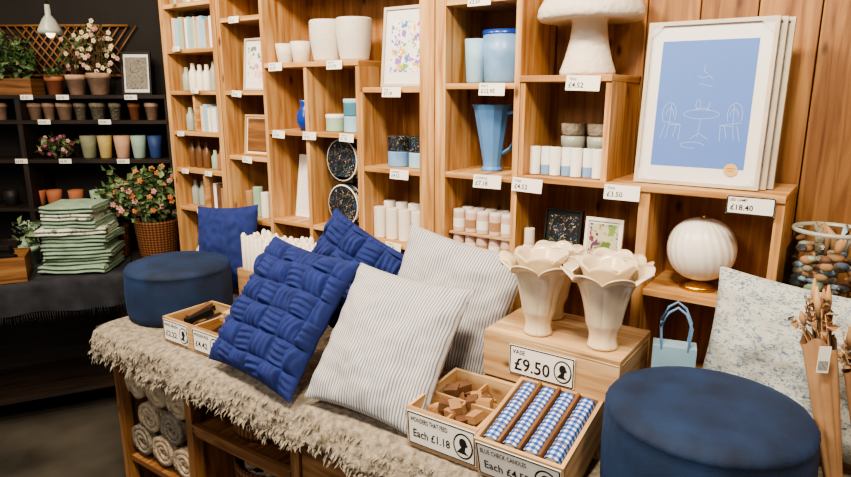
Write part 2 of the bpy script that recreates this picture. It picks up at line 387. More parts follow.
frame('framed_fruit_card',lean(-.62,.06,1.0605,.12),.115,.175,.010,.012,WHITE,MATB,(.014,.018),BERRY)
frame('floral_gift_book',lean(-.755,.08,1.0605,.12),.12,.185,.004,.02,BLACK,BLACK,(.012,.02),FLDARK)
frame('white_art_board',lean(-1.90,.1,1.0905,.15),.13,.26,.004,.008,PAPER,PAPER,(.02,.03),MATB)

# ================= SHELF CONTENTS unit C
b=B()
b.lathe([(0,0),(.080,0),(.082,.012),(.068,.05),(.056,.10),(.050,.15),(.056,.162),(.145,.156),(.153,.168),(.150,.19),(.13,.225),(.095,.255),(.04,.27),(0,.273)],PLASTER,(-.722,.125,1.6505),48,mod=lambda a,z:1+.012*noise.noise(Vector((3*math.cos(a),3*math.sin(a),z*30))))
b.build('mushroom_table_lamp')
b=B(); b.cup((-1.00,.12,1.631),.064,.07,.16,LBLUE); b.lathe([(.0715,.15),(.0715,.163),(.066,.163),(.066,.15)],BLUEP,(-1.00,.12,1.631)); b.cup((-1.095,.10,1.631),.030,.036,.14,PBLUE)
b.build('blue_glazed_planter_set')
b=B(T((-1.035,.12,1.3455)))
pr=[(0,0),(.034,0),(.036,.006),(.03,.015),(.03,.03),(.055,.2),(.062,.218),(.058,.218),(.05,.19),(.026,.04),(0,.035)]
b.lathe(pr,JUGB,(0,0,0),12,mod=lambda a,z:1+(.35 if z>.19 else .1)*max(0,-math.cos(a))**6,smooth=False)
b.tube([(.05,0,.19),(.075,0,.195),(.092,0,.17),(.085,0,.12),(.065,0,.075),(.04,0,.06)],.007,JUGB,8)
b.build('blue_pitcher')
b=B()
for i in range(5):
    for k in range(2): 
        x=-1.118+i*.046; z=1.0605+k*.081
        b.cyl((x,.05+.003*(i%2),z),.021,.066,PINKT,18); b.cyl((x,.05+.003*(i%2),z+.014),.0214,.03,PAPER if (i+k)%2 else KRAFT,18,0.01); b.cyl((x,.05+.003*(i%2),z+.066),.0205,.008,WHITE,18)
        b.cyl((x,.105,z),.021,.066,PINKT,12); b.cyl((x,.105,z+.066),.0205,.008,WHITE,12)
b.box(-1.143,-.905,.022,.135,1.1345,1.1405,CRATE)
b.build('votive_candle_jars')
b=B(); b.cyl((-.855,.05,1.0605),.017,.12,WAX); b.tube([(-.855,.05,1.18),(-.854,.05,1.19)],.0012,INK); b.build('pillar_candle')
b=B()
for i in range(7):
    b.cyl((-.845+i*.0335,.05+.01*(i%2),1.3555),.0165,.085,BSTR if i%2 else PAPER,16)
b.build('wrapped_candle_rolls')
for i in range(2):
    b=B()
    for k in range(4):
        b.lathe([(0,0),(.030,0),(.036,.006),(.038,.036),(.033,.038),(0,.036)],[GREYG,SPECK,GREYG,GREYW][k],(-.765+i*.085,.15,1.3555+k*.0385),24,mod=lambda a,z:1+.015*math.cos(24*a))
    b.build('stacked_ribbed_cups')
b=B(T((-.350,.10,1.0605)))
b.lathe([(0,0),(.05,0),(.052,.006),(.045,.014),(.02,.018),(.018,.03),(0,.03)],GOLD)
pf=[(.02,.026)]+[(.090*math.sin(.25+i/18*(PI-.5))**.85,.114-.088*math.cos(.25+i/18*(PI-.5))) for i in range(19)]+[(.012,.201),(0,.201)]
b.lathe(pf,WHITE,(0,0,0),110,mod=lambda a,z:1+.018*math.cos(24*a+z*60))
b.lathe([(0,0),(.012,0),(.01,.01),(0,.012)],GOLD,(0,0,.201),16)
b.build('globe_table_lamp')
b=B(T((-.245,.03,1.062))@RX90@Matrix.Rotation(.2,4,'Z')); b.box(-.022,.022,0,.07,0,.0015,KRAFT); b.box(-.014,.014,.018,.046,.0015,.002,PAPER); b.build('lamp_swing_tag')

# ================= contents unit B
b=B()
for (x,r,h,y) in [(-1.955,.040,.075,.07),(-1.865,.043,.08,.07)]: b.cup((x,y,1.7145),r*.75,r,h,SPECK)
b.build('small_stoneware_pots')
for x in (-1.735,-1.60):
    b=B(); b.lathe([(0,0),(.046,0),(.052,.005)]+[(.052+.014*math.sin(i/24*PI*.6)+(.0018 if i%2 else 0),.005+i*.006) for i in range(1,25)]+[(.062,.152),(.06,.1),(.048,.02),(0,.02)],SPECK,(x,.08,1.7145),36); b.build('stoneware_plant_pot')
b=B(); b.lathe([(0,0),(.022,0),(.036,.03),(.037,.06),(.022,.09),(.018,.105),(.026,.118),(.023,.118),(.015,.1),(0,.09)],BLUEP,(-1.835,.05,1.4555)); b.build('cobalt_bud_vase')
b=B(); b.cyl((-1.695,.07,1.4555),.038,.062,SAGE,24); b.lathe([(.0385,.05),(.0395,.052),(.0395,.064),(.036,.066),(0,.066)],WHITE,(-1.695,.07,1.4555)); b.build('green_storage_tin')
b=B(); b.cyl((-1.60,.07,1.4555),.040,.06,PBLUE,24); b.cyl((-1.60,.07,1.516),.040,.06,TEAL,24); b.lathe([(.0405,.108),(.0415,.11),(.0415,.122),(.038,.124),(0,.124)],PBLUE,(-1.60,.07,1.4555)); b.build('blue_storage_tins')
for z in (1.0905,1.265):
    b=B()
    for k in range(4):
        def fn(u,v,k=k,z=z):
            a=u*2*PI; r=[0,1,1,0][int(round(v*3))]; yy=[0,0,.014,.014][int(round(v*3))]
            return (-1.652+r*.08*math.cos(a)*(1-.02*k)+.01*k,.05+k*.022+yy,z+.084+r*.084*math.sin(a))
        b.grid(fn,28,3,FLDARK,cu=True,smooth=False)
        def fn2(u,v,k=k,z=z):
            a=u*2*PI; r=[.98,1.07,1.07,.98][int(round(v*3))]; yy=[-.002,.001,.008,.008][int(round(v*3))]
            return (-1.652+r*.075*math.cos(a)*(1-.02*k)+.01*k,.05+k*.022+yy,z+.084+r*.078*math.sin(a))
        b.grid(fn2,28,3,GREYG if k%2 else WHITE,cu=True,smooth=False)
    b.box(-1.70,-1.60,.05,.13,z,z+.02,BLACK)
    b.build('oval_floral_gift_tins')
b=B()
for i in range(4):
    b.cyl((-1.475+i*.058,.06,1.0705),.024,.115,WAX,18); b.cyl((-1.475+i*.058,.12,1.0705),.024,.13,PAPER,18)
b.build('pillar_candle_set')
b=B(); b.cyl((-1.40,.08,1.3405),.040,.055,LBLUE,24); b.cyl((-1.40,.08,1.3955),.040,.055,FLDARK,24); b.cyl((-1.305,.08,1.3405),.040,.055,PBLUE,24); b.cyl((-1.305,.08,1.3955),.040,.055,FLDARK,24); b.build('floral_candle_tins')
b=B()
for i in range(4): b.cyl((-2.22+i*.05,.07,1.0705),.022,.11+.02*(i%2),[KRAFT,SAGE,PAPER,BOTT][i],14)
b.build('bath_bottles')
def bottles(name,x0,x1,z,ms,h,r,y=.07,n=None):
    b=B(); n=n or int((x1-x0)/(2.2*r)); 
    for i in range(n):
        x=x0+(i+.5)*(x1-x0)/n; hh=h*R.uniform(.85,1.1); m=R.choice(ms)
        b.lathe([(0,0),(r*.95,0),(r,.004),(r,hh*.65),(r*.5,hh*.8),(r*.45,hh),(0,hh)],m,(x,y,z+.0005),14)
    b.build(name)
def books(name,x0,x1,z,h,ms):
    b=B(); x=x0
    while x<x1-.012:
        w=R.uniform(.012,.03); w=min(w,x1-x); hh=h*R.uniform(.8,1); b.box(x,x+w*.96,.03,.16,z+.0005,z+hh,R.choice(ms)); x+=w
    b.build(name,bevel=.001)
books('gift_books',-2.64,-2.34,1.79,.14,[PAPER,SAGE,PBLUE,KRAFT,PINKT]); books('notebooks',-2.64,-2.34,1.98,.16,[PAPER,CREAM,SAGE,KRAFT])
bottles('diffuser_bottles',-2.64,-2.34,1.61,[WAX,PAPER,GREYG],.12,.02)
bottles('candle_jars',-2.64,-2.51,1.43,[SAGE,GREYG],.11,.022); books('greeting_cards',-2.48,-2.34,1.43,.13,[PAPER,CREAM,PBLUE])
bottles('amber_bottles',-2.64,-2.48,1.26,[BOTT,KRAFT,GREYG],.12,.02); bottles('spice_jars',-2.47,-2.34,1.26,[TERRA,SAGE,BOTT],.1,.018)
bottles('soap_bottles',-2.64,-2.48,1.08,[GREYG,PAPER,SAGE],.12,.02); books('soap_boxes',-2.45,-2.34,1.08,.12,[KRAFT,PAPER,SOAPD])
bottles('lotion_bottles',-2.64,-2.36,.72,[GREYG,BOTT,PAPER],.22,.035)

# ================= DISPLAY TABLE
TX0,TX1=-2.25,1.0
b=B()
b.box(TX0,TX1,-.62,-.006,.70,.738,OLDW)
for x in (-2.232,-1.79,-1.27,-.75,-.20,.35,.96):
    b.box(x-.018,x+.018,-.61,-.57,0,.70,OLDW); b.box(x-.018,x+.018,-.06,-.02,0,.70,OLDW); b.box(x-.008,x+.008,-.57,-.06,.05,.70,OLDW)
b.box(-2.21,-1.81,-.6,-.03,.20,.225,OLDW); b.box(-2.21,-1.81,-.612,-.59,.60,.635,OLDW)
b.box(-1.77,-1.29,-.6,-.03,.47,.49,OLDW); b.box(-1.77,-1.29,-.612,-.59,.46,.50,OLDW); b.box(-1.77,-1.29,-.6,-.03,.16,.18,OLDW)
b.box(-1.25,.95,-.6,-.03,.20,.225,OLDW); b.box(-1.25,.95,-.6,-.58,.24,.68,OLDW)
b.box(-2.23,.95,-.02,-.008,.05,.70,DARKW)
b.build('display_table',bevel=.002)
b=B()
prof=[(-.008,.757)]+[(-.1-.1*i,.758) for i in range(5)]+[(-.56,.759),(-.60,.758),(-.628,.752),(-.645,.738),(-.652,.715),(-.656,.690),(-.66,.67),(-.655,.655),(-.64,.652),(-.632,.67),(-.630,.69),(-.629,.72)]
NP=len(prof)-1
def bf(u,v):
    x=TX0-.02+u*(TX1-TX0+.03); y,z=prof[int(round(v*NP))]
    k=int(round(v*NP))
    nn=noise.noise(Vector((x*9,k*.35,3))); n2=noise.noise(Vector((x*38,k*1.6,7))); n3=noise.noise(Vector((x*5,2,1)))
    if k>=7:
        dk=min(1,(k-7)/4)
        y-= dk*(.016*nn+.020*n2+.018); z+=dk*(.018*n2)+(k>=11)*(.032*n3+.028*noise.noise(Vector((x*26,4,4))))
        if k>=14: y+=.006
    elif k>0: z+=.0008*n2
    return (x,y,z)
b.grid(bf,700,NP,BURL)
def be(u,v):
    y=-.008-u*.635; k=v*8
    n2=noise.noise(Vector((y*30,k,5)))
    return (TX0-.02-.012*min(1,k/2)-.006*n2*(k>0),y,.757-k*.011+(.012*n2 if k>1 else 0))
b.grid(be,160,8,BURL)
# shaggy tufts along the hanging front
for i in range(2600):
    u=R.random(); k=R.choice([8,9,10,11,12,13]); p=Vector(bf(u,k/NP)); p.y+=.002
    L=R.uniform(.012,.03); d=Vector((R.uniform(-.6,.6),-R.uniform(.25,.7),-R.uniform(.4,1.0))).normalized()*L
    w=Vector((R.uniform(.0025,.005),0,R.uniform(-.002,.002)))
    m=p+d*.5+Vector((R.uniform(-.004,.004),-.004,0))
    b.add([tuple(p-w),tuple(p+w),tuple(m+w*.8),tuple(m-w*.8),tuple(p+d)],[(0,1,2,3),(3,2,4)],BURL,True)
b.build('burlap_table_runner',recalc=False)
def coilroll(b,c,r,L,mat,turns=2.6,squash=.92):
    n=int(turns*22)
    def fn(u,v):
        th=u*turns*2*PI; rr=r*(.18+.82*u)*(1+.08*noise.noise(Vector((th,v*4,c[0]*9))))
        rr+=.0025*math.sin(v*70)*math.sin(th*11)
        y=c[1]+(v-.5)*L+.006*noise.noise(Vector((th*.8,c[2]*9,v)))
        return (c[0]+rr*math.cos(th),y,c[2]+rr*squash*math.sin(th))
    b.grid(fn,n,34,mat)
for i,(x,z,r,m) in enumerate([(-2.14,.298,.066,GREYW),(-2.005,.298,.064,BEIGE),(-1.876,.292,.060,BEIGE),(-2.075,.413,.064,BEIGE),(-1.935,.41,.064,GREYW),(-2.145,.525,.058,BEIGE),(-2.01,.53,.060,BEIGE),(-1.885,.52,.055,BEIGE)]):
    b=B(); coilroll(b,(x,-.46,z),r,.26,m)
    b.build('rolled_throw_blanket',solid=.019)
b=B(); b.lathe([(0,0),(.125,0),(.13,.01),(.13,.13),(.125,.133),(.134,.135),(.134,.165),(.12,.172),(0,.172)],WICK,(-1.56,-.44,.491),36); b.build('lidded_wicker_basket')
b=B(); b.lathe([(0,0),(.15,0),(.17,.12),(.175,.2),(.168,.2),(.16,.12),(.14,.01),(0,.01)],WICK,(-1.55,-.40,.181),36); 
for k in range(14):
    cx,cy,cz=-1.55+R.uniform(-.1,.1),-.40+R.uniform(-.1,.1),.32+R.uniform(0,.08); a0=R.random()*6
    pts=[]
    for i in range(70):
        th=i*.5; ph=i*.13+a0
        pts.append((cx+.055*math.cos(th)*math.cos(ph),cy+.055*math.sin(th),cz+.05*math.cos(th)*math.sin(ph)))
    b.tube(pts,.008,BEIGE,5)
b.build('yarn_basket')

# ================= POUFS
def pouf(x,y,r,h,z0=.7605):
    b=B()
    p=[(0,0),(r*.93,0),(r*.98,.006),(r*1.0,.03),(r*1.012,h*.5),(r*1.0,h-.04),(r*.985,h-.026),(r*.992,h-.022),(r*.994,h-.016),(r*.98,h-.012),(r*.955,h-.004),(r*.8,h+.006),(r*.5,h+.012),(r*.2,h+.014),(0,h+.014)]
    b.lathe(p,NAVY,(0,0,0),120,mod=lambda a,z:1+.010*noise.noise(Vector((math.cos(a)*4,math.sin(a)*4,z*14+x)))+.004*math.sin(a*40)*(z>h-.05 and z<h-.01))
    b.build('velvet_pouf',M=T((x,y,z0)))
pouf(-2.145,-.365,.195,.20); pouf(-.203,-.458,.201,.222)

# ================= CUSHIONS
def cushion(name,c,right,up_,w,h,Th,mat,woven=False,seed=0,S_=.074):
    r=Vector(right).normalized(); u=Vector(up_); u=(u-r*u.dot(r)).normalized(); n=r.cross(u)
    M=Matrix(((r.x,u.x,n.x,c[0]),(r.y,u.y,n.y,c[1]),(r.z,u.z,n.z,c[2]),(0,0,0,1)))
    b=B(); N=200 if woven else 70
    for side in (1,-1):
        NN=N if side>0 else 50
        def fn(a,d,side=side):
            p=a*2-1;q=d*2-1
            x=w/2*p*(1-.07*(1-q*q)*abs(p)**2); y=h/2*q*(1-.07*(1-p*p)*abs(q)**2)
            e=max(0,(1-abs(p)**2.4)*(1-abs(q)**2.4))**.5
            z=side*Th/2*e
            z+=e*.018*noise.noise(Vector((p*2.2+seed,q*2.2,seed)))*side+e*.006*noise.noise(Vector((p*6+seed,q*6,seed)))
            edge=max(0,1-e*1.5)
            z+=side*edge*e*.014*math.sin((p*9 if abs(q)>abs(p) else q*9)*2.2+seed)
            if woven and side>0:
                X=x/S_+.16*noise.noise(Vector((y*7,1,seed))); Y=y/S_+.16*noise.noise(Vector((x*7,5,seed)))
                ix=math.floor(X);iy=math.floor(Y); fx=X-ix;fy=Y-iy
                odd=(ix+iy)%2
                if odd: fx,fy=fy,fx
                rnd=.85+.6*noise.noise(Vector((ix*3.1+.3,iy*1.7+.2,seed)))
                # over-strap: domed along its length, square sided, lifted clear of the gaps
                hh=.026*rnd*(1-abs(2*fx-1)**10)*(max(0,math.sin(PI*fy))**.55)
                # gathered pleats running along the strap
                ph=ix*2.3+iy*1.7
                hh+=.0034*math.sin(fx*4*2*PI+ph+1.2*math.sin(fy*4+ph))*math.sin(PI*fy)**.5
                z+=hh*min(1,e*2.0)
            return (x,y,z)
        b.grid(fn,NN,NN,mat,su=w,sv=h)
    return b.build(name,M=M)
cushion('woven_blue_cushion',(-1.392,-.52,.955),(.37,-.03,-.02),(.0,.25,.33),.40,.44,.10,BLUEF,True,1)
cushion('woven_blue_cushion',(-1.365,-.25,1.0),(.36,.03,-.16),(.14,.17,.36),.35,.35,.09,BLUEF,True,2)
cushion('blue_cushion',(-2.185,-.10,.955),(.36,.1,.03),(0,.08,.36),.31,.37,.09,BLUEF,False,4)
cushion('ticking_stripe_cushion',(-.997,-.505,.940),(.35,.02,-.02),(.05,.24,.32),.38,.41,.12,STRIPE,False,3)
cushion('ticking_stripe_cushion',(-.975,-.235,.985),(.42,.03,-.06),(0.05,.14,.36),.41,.40,.11,STRIPE,False,5)
cushion('floral_print_cushion',(-.055,-.14,.98),(.42,.03,-.04),(.0,.09,.38),.45,.385,.12,FLCUSH,False,6)

# ================= crates on table
def crate(b,x0,x1,y0,y1,z0,z1,m=CRATE,t=.009):
    b.box(x0,x1,y0,y1,z0,z0+t,m); b.box(x0,x1,y0,y0+t,z0+t,z1,m); b.box(x0,x1,y1-t,y1,z0+t,z1,m)
    b.box(x0,x0+t,y0+t,y1-t,z0+t,z1,m); b.box(x1-t,x1,y0+t,y1-t,z0+t,z1,m)
b=B(); crate(b,-2.00,-1.585,-.20,-.045,.7605,.92,CRATE)
for i in range(16):
    for j in range(4):
        x=-1.975+i*.0245+R.uniform(-.002,.002); y=-.178+j*.034; h=R.uniform(.27,.295)
        b.lathe([(0,0),(.0108,0),(.0108,h-.01),(.004,h),(0,h)],WAX,(x,y,.770),8)
b.build('taper_candle_crate')
b=B(); crate(b,-1.925,-1.60,-.585,-.38,.7605,.85)
b.box(-1.77,-1.762,-.576,-.389,.77,.845,CRATE)
for i in range(16):
    x=-1.89+R.random()*.26; 
    b.rbox((x,-.48+R.uniform(-.03,.03),.80+R.random()*.05),(.022,.11,.018),R.uniform(-.35,.35),R.choice([SOAPD,BLACK,SOAP,BOTT]),R.uniform(-.1,.2))
for i in range(6):
    b.rbox((-1.68+R.uniform(-.04,.04),-.46,.865+i*.006),(.03,.12,.014),R.uniform(-.6,.6),R.choice([CRATE,SOAP]),R.uniform(0,.3))
b.build('brush_display_crate')
sign(T((-1.85,-.5862,.806))@RX90,.135,.075,'HAND BRUSH','£2.22',.38); sign(T((-1.685,-.5862,.806))@RX90,.135,.075,'WOODEN PEGS','£4.42',.38)
b=B(); X1=-.405
b.box(-.765,X1,-.39,-.15,.984,.998,CRATE)
for z0,z1 in ((.762,.868),(.874,.984)):
    b.box(-.765,X1,-.39,-.376,z0,z1,CRATE); b.box(-.765,X1,-.164,-.15,z0,z1,CRATE); b.box(-.765,-.751,-.376,-.164,z0,z1,CRATE); b.box(X1-.014,X1,-.376,-.164,z0,z1,CRATE)
b.build('wooden_pedestal_crate',bevel=.0015)
sign(T((-.60,-.3912,.938))@RX90,.175,.078,'VASE','£9.50',.62)
def tulip(x,y,z,s=1,ph=0):
    b=B(T((x,y,z)))
    def rad(t): 
        return .034-.006*math.sin(min(1,t/.3)*PI)+.010*t+.028*t**2.2+.020*t**7
    def fn(u,v):
        a=u*2*PI; t=v; r=rad(t)*s
        sc=abs(math.cos(4*a+ph))**.55
        r*=1+(.05+.10*t**3)*(sc-.7)
        z=t*.185*s+.024*s*t**4*(sc-.5)
        if t>.9: r+=.10*(t-.9)*s; z-=.08*(t-.9)*s
        return (r*math.cos(a),r*math.sin(a),z)
    b.grid(fn,160,36,CREAM,cu=True)
    # inner ring of petals
    def fi(u,v):
        a=u*2*PI; r=(.030+.026*v+.008*v**4)*s; sc=abs(math.cos(3*a+ph+.5))**.55
        r*=1+.08*v*(sc-.7)
        return (r*math.cos(a),r*math.sin(a),(.10+.095*v)*s+.018*s*v**3*(sc-.5))
    b.grid(fi,96,12,CREAM,cu=True)
    b.lathe([(0,0),(.033*s,0),(.031*s,.004),(0,.006)],CREAM)
    b.build('tulip_vase',solid=.0035)
tulip(-.640,-.33,1.001,1.05,0); tulip(-.472,-.325,1.001,1.05,.6); tulip(-.66,-.200,1.001,.98,1.2); tulip(-.505,-.200,1.001,.98,2)
Mx=T((-.836,-.632,.7605))@Matrix.Rotation(math.radians(4),4,'X')
b=B(Mx); crate(b,0,.200,0,.225,0,.105); b.box(.098,.104,.009,.216,.009,.09,CRATE); b.box(.009,.191,.11,.116,.009,.09,CRATE)
for i in range(44):
    b.rbox((.03+R.random()*.14,.03+R.random()*.165,.03+i/44*.065),(.036,.027,.020),R.uniform(0,3),R.choice([SOAP,SOAP,SOAPD,CRATE,KRAFT]),R.uniform(-.25,.25),R.uniform(-.25,.25))
b.build('soap_display_crate')
sign(Mx@T((.10,-.0008,.054))@RX90,.19,.088,'WONDERS THAT FEED','Each £1.18',.34)
My=T((-.631,-.640,.7605))@Matrix.Rotation(math.radians(14),4,'X')
b=B(My); crate(b,0,.210,0,.235,0,.105)
for i in range(4):
    x=.033+i*.048
    def fn(u,v,x=x):
        a=u*2*PI; c_,s_=math.cos(a),math.sin(a); k=.018/max(abs(c_),abs(s_))**.35
        k*=1+.03*math.sin(v*40+x*90)
        return (x+k*c_,.014+v*.205,.092+k*s_)
    b.grid(fn,18,24,GING,cu=True,su=.1096,sv=.205)
    for vv in (.0139,.2192): b.poly([(x+.0165*math.cos(q*PI/6),vv,.092+.0165*math.sin(q*PI/6)) for q in range(12)],WAX)
    b.box(x-.016,x+.016,.012,.222,.009,.072,CRATE)
    if i<3: b.box(x+.0205,x+.0275,.009,.226,.07,.112,OLDW)
    for vv in (.06,.15):
        b.tube([(x+.0195*math.cos(q*PI/8),vv,.092+.0195*math.sin(q*PI/8)) for q in range(17)],.0012,KRAFT,4)
b.build('gingham_candle_crate')
sign(My@T((.105,-.0008,.054))@RX90,.20,.09,'BLUE CHECK CANDLES','Each £4.52',.34)
b=B(); b.box(-.625,-.43,-.435,-.42,.7605,.806,CRATE); b.build('crate_prop_block')
b=B(T((-.330,-.212,.7605))@Matrix.Rotation(.25,4,'Z'))
b.box(-.05,.05,-.025,.025,0,.24,PBLUE)
for yy in (-.023,.023):
    b.tube([(-.03,yy,.23),(-.035,yy,.29),(-.02,yy,.325),(.0,yy,.34),(.02,yy,.325),(.035,yy,.29),(.03,yy,.23)],.0035,LBLUE,6)
b.build('blue_gift_bag',bevel=.001)
b=B(); crate(b,-.14,.10,-.035,.20,.7605,1.07,OLDW,.014); b.box(-.126,.086,-.021,.186,1.056,1.07,OLDW); b.build('wooden_riser_crate')
b=B(T((-.05,.063,1.0705)))
b.lathe([(0,0),(.07,0),(.084,.01),(.091,.05),(.091,.145),(.08,.175),(.076,.185),(.084,.198),(.084,.204),(.079,.204)],GLASS,(0,0,0),36)
b.lathe([(.084,.196),(.087,.2),(.084,.206),(.079,.206),(.078,.198)],GREYG,(0,0,0),36)
for i in range(110):
    a=R.random()*6.28; rr=R.random()**.5*.068; z=.018+R.random()*.135
    b.ell((rr*math.cos(a),rr*math.sin(a),z),(R.uniform(.012,.022),R.uniform(.008,.014),R.uniform(.006,.012)),R.choice([POTP,PBLUE,GREYW,SOAP,KRAFT,POTP,SAGE,SOAPD]),8,6)
for i in range(9):
    a=R.random()*6.28; rr=.01+R.random()*.035
    b.tube([(rr*math.cos(a),rr*math.sin(a),.13),(rr*1.3*math.cos(a),rr*1.3*math.sin(a),.175),(rr*1.6*math.cos(a+.6),rr*1.6*math.sin(a+.6),.21)],[.009,.013,.004],R.choice([POTP,GREYW,SOAP,PBLUE]),6)
b.build('glass_jar_of_fabric_charms')
def leaf(b,p,s,mat):
    d=Vector((R.gauss(0,1),R.gauss(0,1),R.gauss(0,.7))).normalized(); q=d.cross(Vector((R.random(),R.random(),R.random()))).normalized()*s*.38
    p=Vector(p); n=d.cross(q).normalized()*s*.12
    b.add([tuple(p),tuple(p+d*s*.5+q+n),tuple(p+d*s),tuple(p+d*s*.5-q+n),tuple(p+d*s*.5)],[(0,1,4),(1,2,4),(2,3,4),(3,0,4)],mat)
def bouquet(base,top,r,n=26):
    b=B(); p0=Vector(base);p1=Vector(top); d=(p1-p0)
    def fn(u,v):
        a=u*2*PI; c=p0+d*(v*.78); rr=r*(.40+.62*v)*(1+.10*math.sin(5*a+v*3)+.05*math.sin(11*a))
        return (c.x+rr*math.cos(a),c.y+rr*math.sin(a),c.z+(.012*math.sin(3*a) if v>.98 else 0))
    b.grid(fn,40,14,KRAFT,cu=True)
    for i in range(n):
        o=Vector((R.uniform(-1,1),R.uniform(-1,1),0))*r*.8
        e=p1+o*1.2+Vector((0,0,R.uniform(-.09,.02))); m=p0+d*.75+o*.8; q=m.lerp(e,.5)+Vector((R.uniform(-.006,.006),0,0))
        b.tube([p0+d*.3+o*.2,m,q,e],[.0015,.0018,.0018,.001],R.choice([STEM,KRAFT]),5)
        if i%2==0: b.tube([q,q.lerp(e,.5),e],[.003,.008,.002],R.choice([KRAFT,CRATE,SOAP]),6)
        else:
            for j in range(6): leaf(b,tuple(q.lerp(e,j/5)),.018,R.choice([SOAP,KRAFT,GREYW,CRATE]))
    b.build('wrapped_dried_bouquet')
bouquet((.040,-.345,.762),(-.055,-.305,1.215),.030); bouquet((.095,-.29,.762),(.03,-.265,1.14),.030)
b=B(T((-.020,-.365,1.10))@Matrix.Rotation(.5,4,'Z')@RX90); b.box(-.011,.011,-.035,.02,0,.001,PAPER)
for k in range(8): b.box(-.009+k*.0023,-.008+k*.0023,-.03,-.01,.001,.0014,INK)
b.build('barcode_tag')

# ================= END WALL GARDEN SHELF
b=B(E)
for z in (.55,.95,1.23,1.45,1.59): b.box(-3.1,-1.45,0,.22,z-.02,z,DARKW)
for x in (-3.12,-2.30,-1.46): b.box(x,x+.03,.005,.24,0,1.59,DARKW)
b.build('dark_garden_shelf')
def bush(b,c,rad,n,s,mats,base=None,stems=8,flow=None,nf=0,fs=.012):
    for i in range(n):
        while True:
            v=Vector((R.uniform(-1,1),R.uniform(-1,1),R.uniform(-1,1)))
            if v.length<1: break
        leaf(b,(c[0]+v.x*rad[0],c[1]+v.y*rad[1],c[2]+v.z*rad[2]),s*R.uniform(.6,1.3),R.choice(mats))
    if base:
        for i in range(stems):
            e=(c[0]+R.uniform(-.7,.7)*rad[0],c[1]+R.uniform(-.7,.7)*rad[1],c[2]+R.uniform(0,.8)*rad[2])
            m=((base[0]+e[0])/2+R.uniform(-.02,.02),(base[1]+e[1])/2,(base[2]+e[2])/2+.02)
            b.tube([base,m,e],[.004,.003,.0015],STEM,5)
    for i in range(nf):
        v=Vector((R.gauss(0,1),R.gauss(0,1),R.gauss(0,1))).normalized()*R.uniform(.7,1.05)
        p=(c[0]+v.x*rad[0],c[1]+v.y*rad[1],c[2]+v.z*rad[2]); m=R.choice(flow)
        for k in range(5):
            a=k*1.257; b.ell((p[0]+fs*.7*math.cos(a),p[1]-fs*.3,p[2]+fs*.7*math.sin(a)),(fs*.55,fs*.3,fs*.55),m,6,4)
        b.ell((p[0],p[1]-fs*.5,p[2]),(fs*.3,)*3,YEL,6,4)
def pot(b,s,y,z,r,h,m): 
    b.lathe([(0,0),(r*.7,0),(r*.92,h*.75),(r,h*.75),(r,h),(r*.9,h),(r*.8,h*.6),(0,h*.6)],m,(s,y,z),20)
for (s,r,h,m,kind) in [(-2.115,.05,.10,TERRA,0),(-1.99,.055,.11,TERRAL,1),(-1.86,.065,.12,TERRAL,2)]:
    b=B(E); pot(b,s,.1,1.5905,r,h,m)
    if kind==0: bush(b,(s,.1,1.72),(.035,.05,.04),36,.035,[LEAF,LEAF2],(s,.1,1.66),5)
    elif kind==1: bush(b,(s-.01,.1,1.82),(.06,.06,.11),50,.035,[LEAF,LEAF2],(s,.1,1.66),8,[CRMP,PINK],12,.011)
    else: bush(b,(s+.01,.1,1.84),(.11,.06,.15),70,.035,[LEAF,LEAF2,STEM],(s,.1,1.66),14,[CRMP,PINK,CRMP,CRMP],44,.012)
    b.build('potted_blossom_plant' if kind else 'potted_herb')
b=B(E); b.box(-2.45,-2.22,.05,.18,1.5905,1.68,OLDW); bush(b,(-2.35,.1,1.80),(.14,.08,.14),250,.045,[LEAF,LEAF,LEAF2]); b.build('planter_box_with_ivy')
b=B(E)
for i in range(14):
    x0=-2.52+i*.048
    b.tube([(x0,.235,1.70),(x0+.22,.235,1.98)],.005,OLDW,5); b.tube([(x0+.22,.222,1.70),(x0,.222,1.98)],.005,OLDW,5)
b.tube([(-2.5,.23,1.70),(-1.72,.23,1.70)],.008,OLDW,5); b.tube([(-2.5,.23,1.98),(-1.72,.23,1.98)],.008,OLDW,5)
b.build('willow_trellis')
frame('framed_dark_print',E@lean(-1.665,.15,1.5905,.1),.17,.24,.012,.015,BLACK,MATB,(.022,.03),floral('engraving','#8d887a',['#3a3a36','#6a6a60'],60,.4))
b=B(E)
for s in (-2.44,-2.24,-2.16,-2.07,-1.98,-1.88,-1.78,-1.67,-1.57): 
    pot(b,s,.09,1.4505,R.choice([.035,.045,.04]),.095,R.choice([TERRA,TERRAL,TERRAL,GREYW]))
b.build('row_of_terracotta_pots')
for s,m,r in [(-1.955,S('olive_tin','#7d8068',.7,var=.2),.045),(-1.86,S('ochre_tin','#b3a066',.7,var=.15),.04),(-1.76,S('peach_tin','#c49c82',.7,var=.15),.045),(-1.665,S('mint_tin','#9cb5a8',.7,var=.15),.042),(-1.57,S('navy_tin','#2a4378',.6),.04)]:
    b=B(E); b.cup((s,.09,1.2305),r*.75,r,.13,m); b.build('flower_pot')
b=B(E); bush(b,(-2.14,.09,1.30),(.10,.07,.06),130,.04,[LEAF,STEM,LEAF2],None,0,[MAG,PINK],22,.011); b.build('pink_heather_plant')
b=B(E)
for i in range(11): 
    s=-2.84+i*.128+(.03 if i==4 else 0)
    b.cup((s,.1,.9505),.035,.042,.09,R.choice([GREYW,TERRA,BLACK,SAGE]))
b.build('row_of_garden_pots')
b=B(E)
for s in (-2.95,-2.72,-2.5,-2.1,-1.9,-1.65): b.cyl((s,.12,.5505),.07,.2,R.choice([BLACK,DARKW,STEM]),18)
b.build('storage_tins')
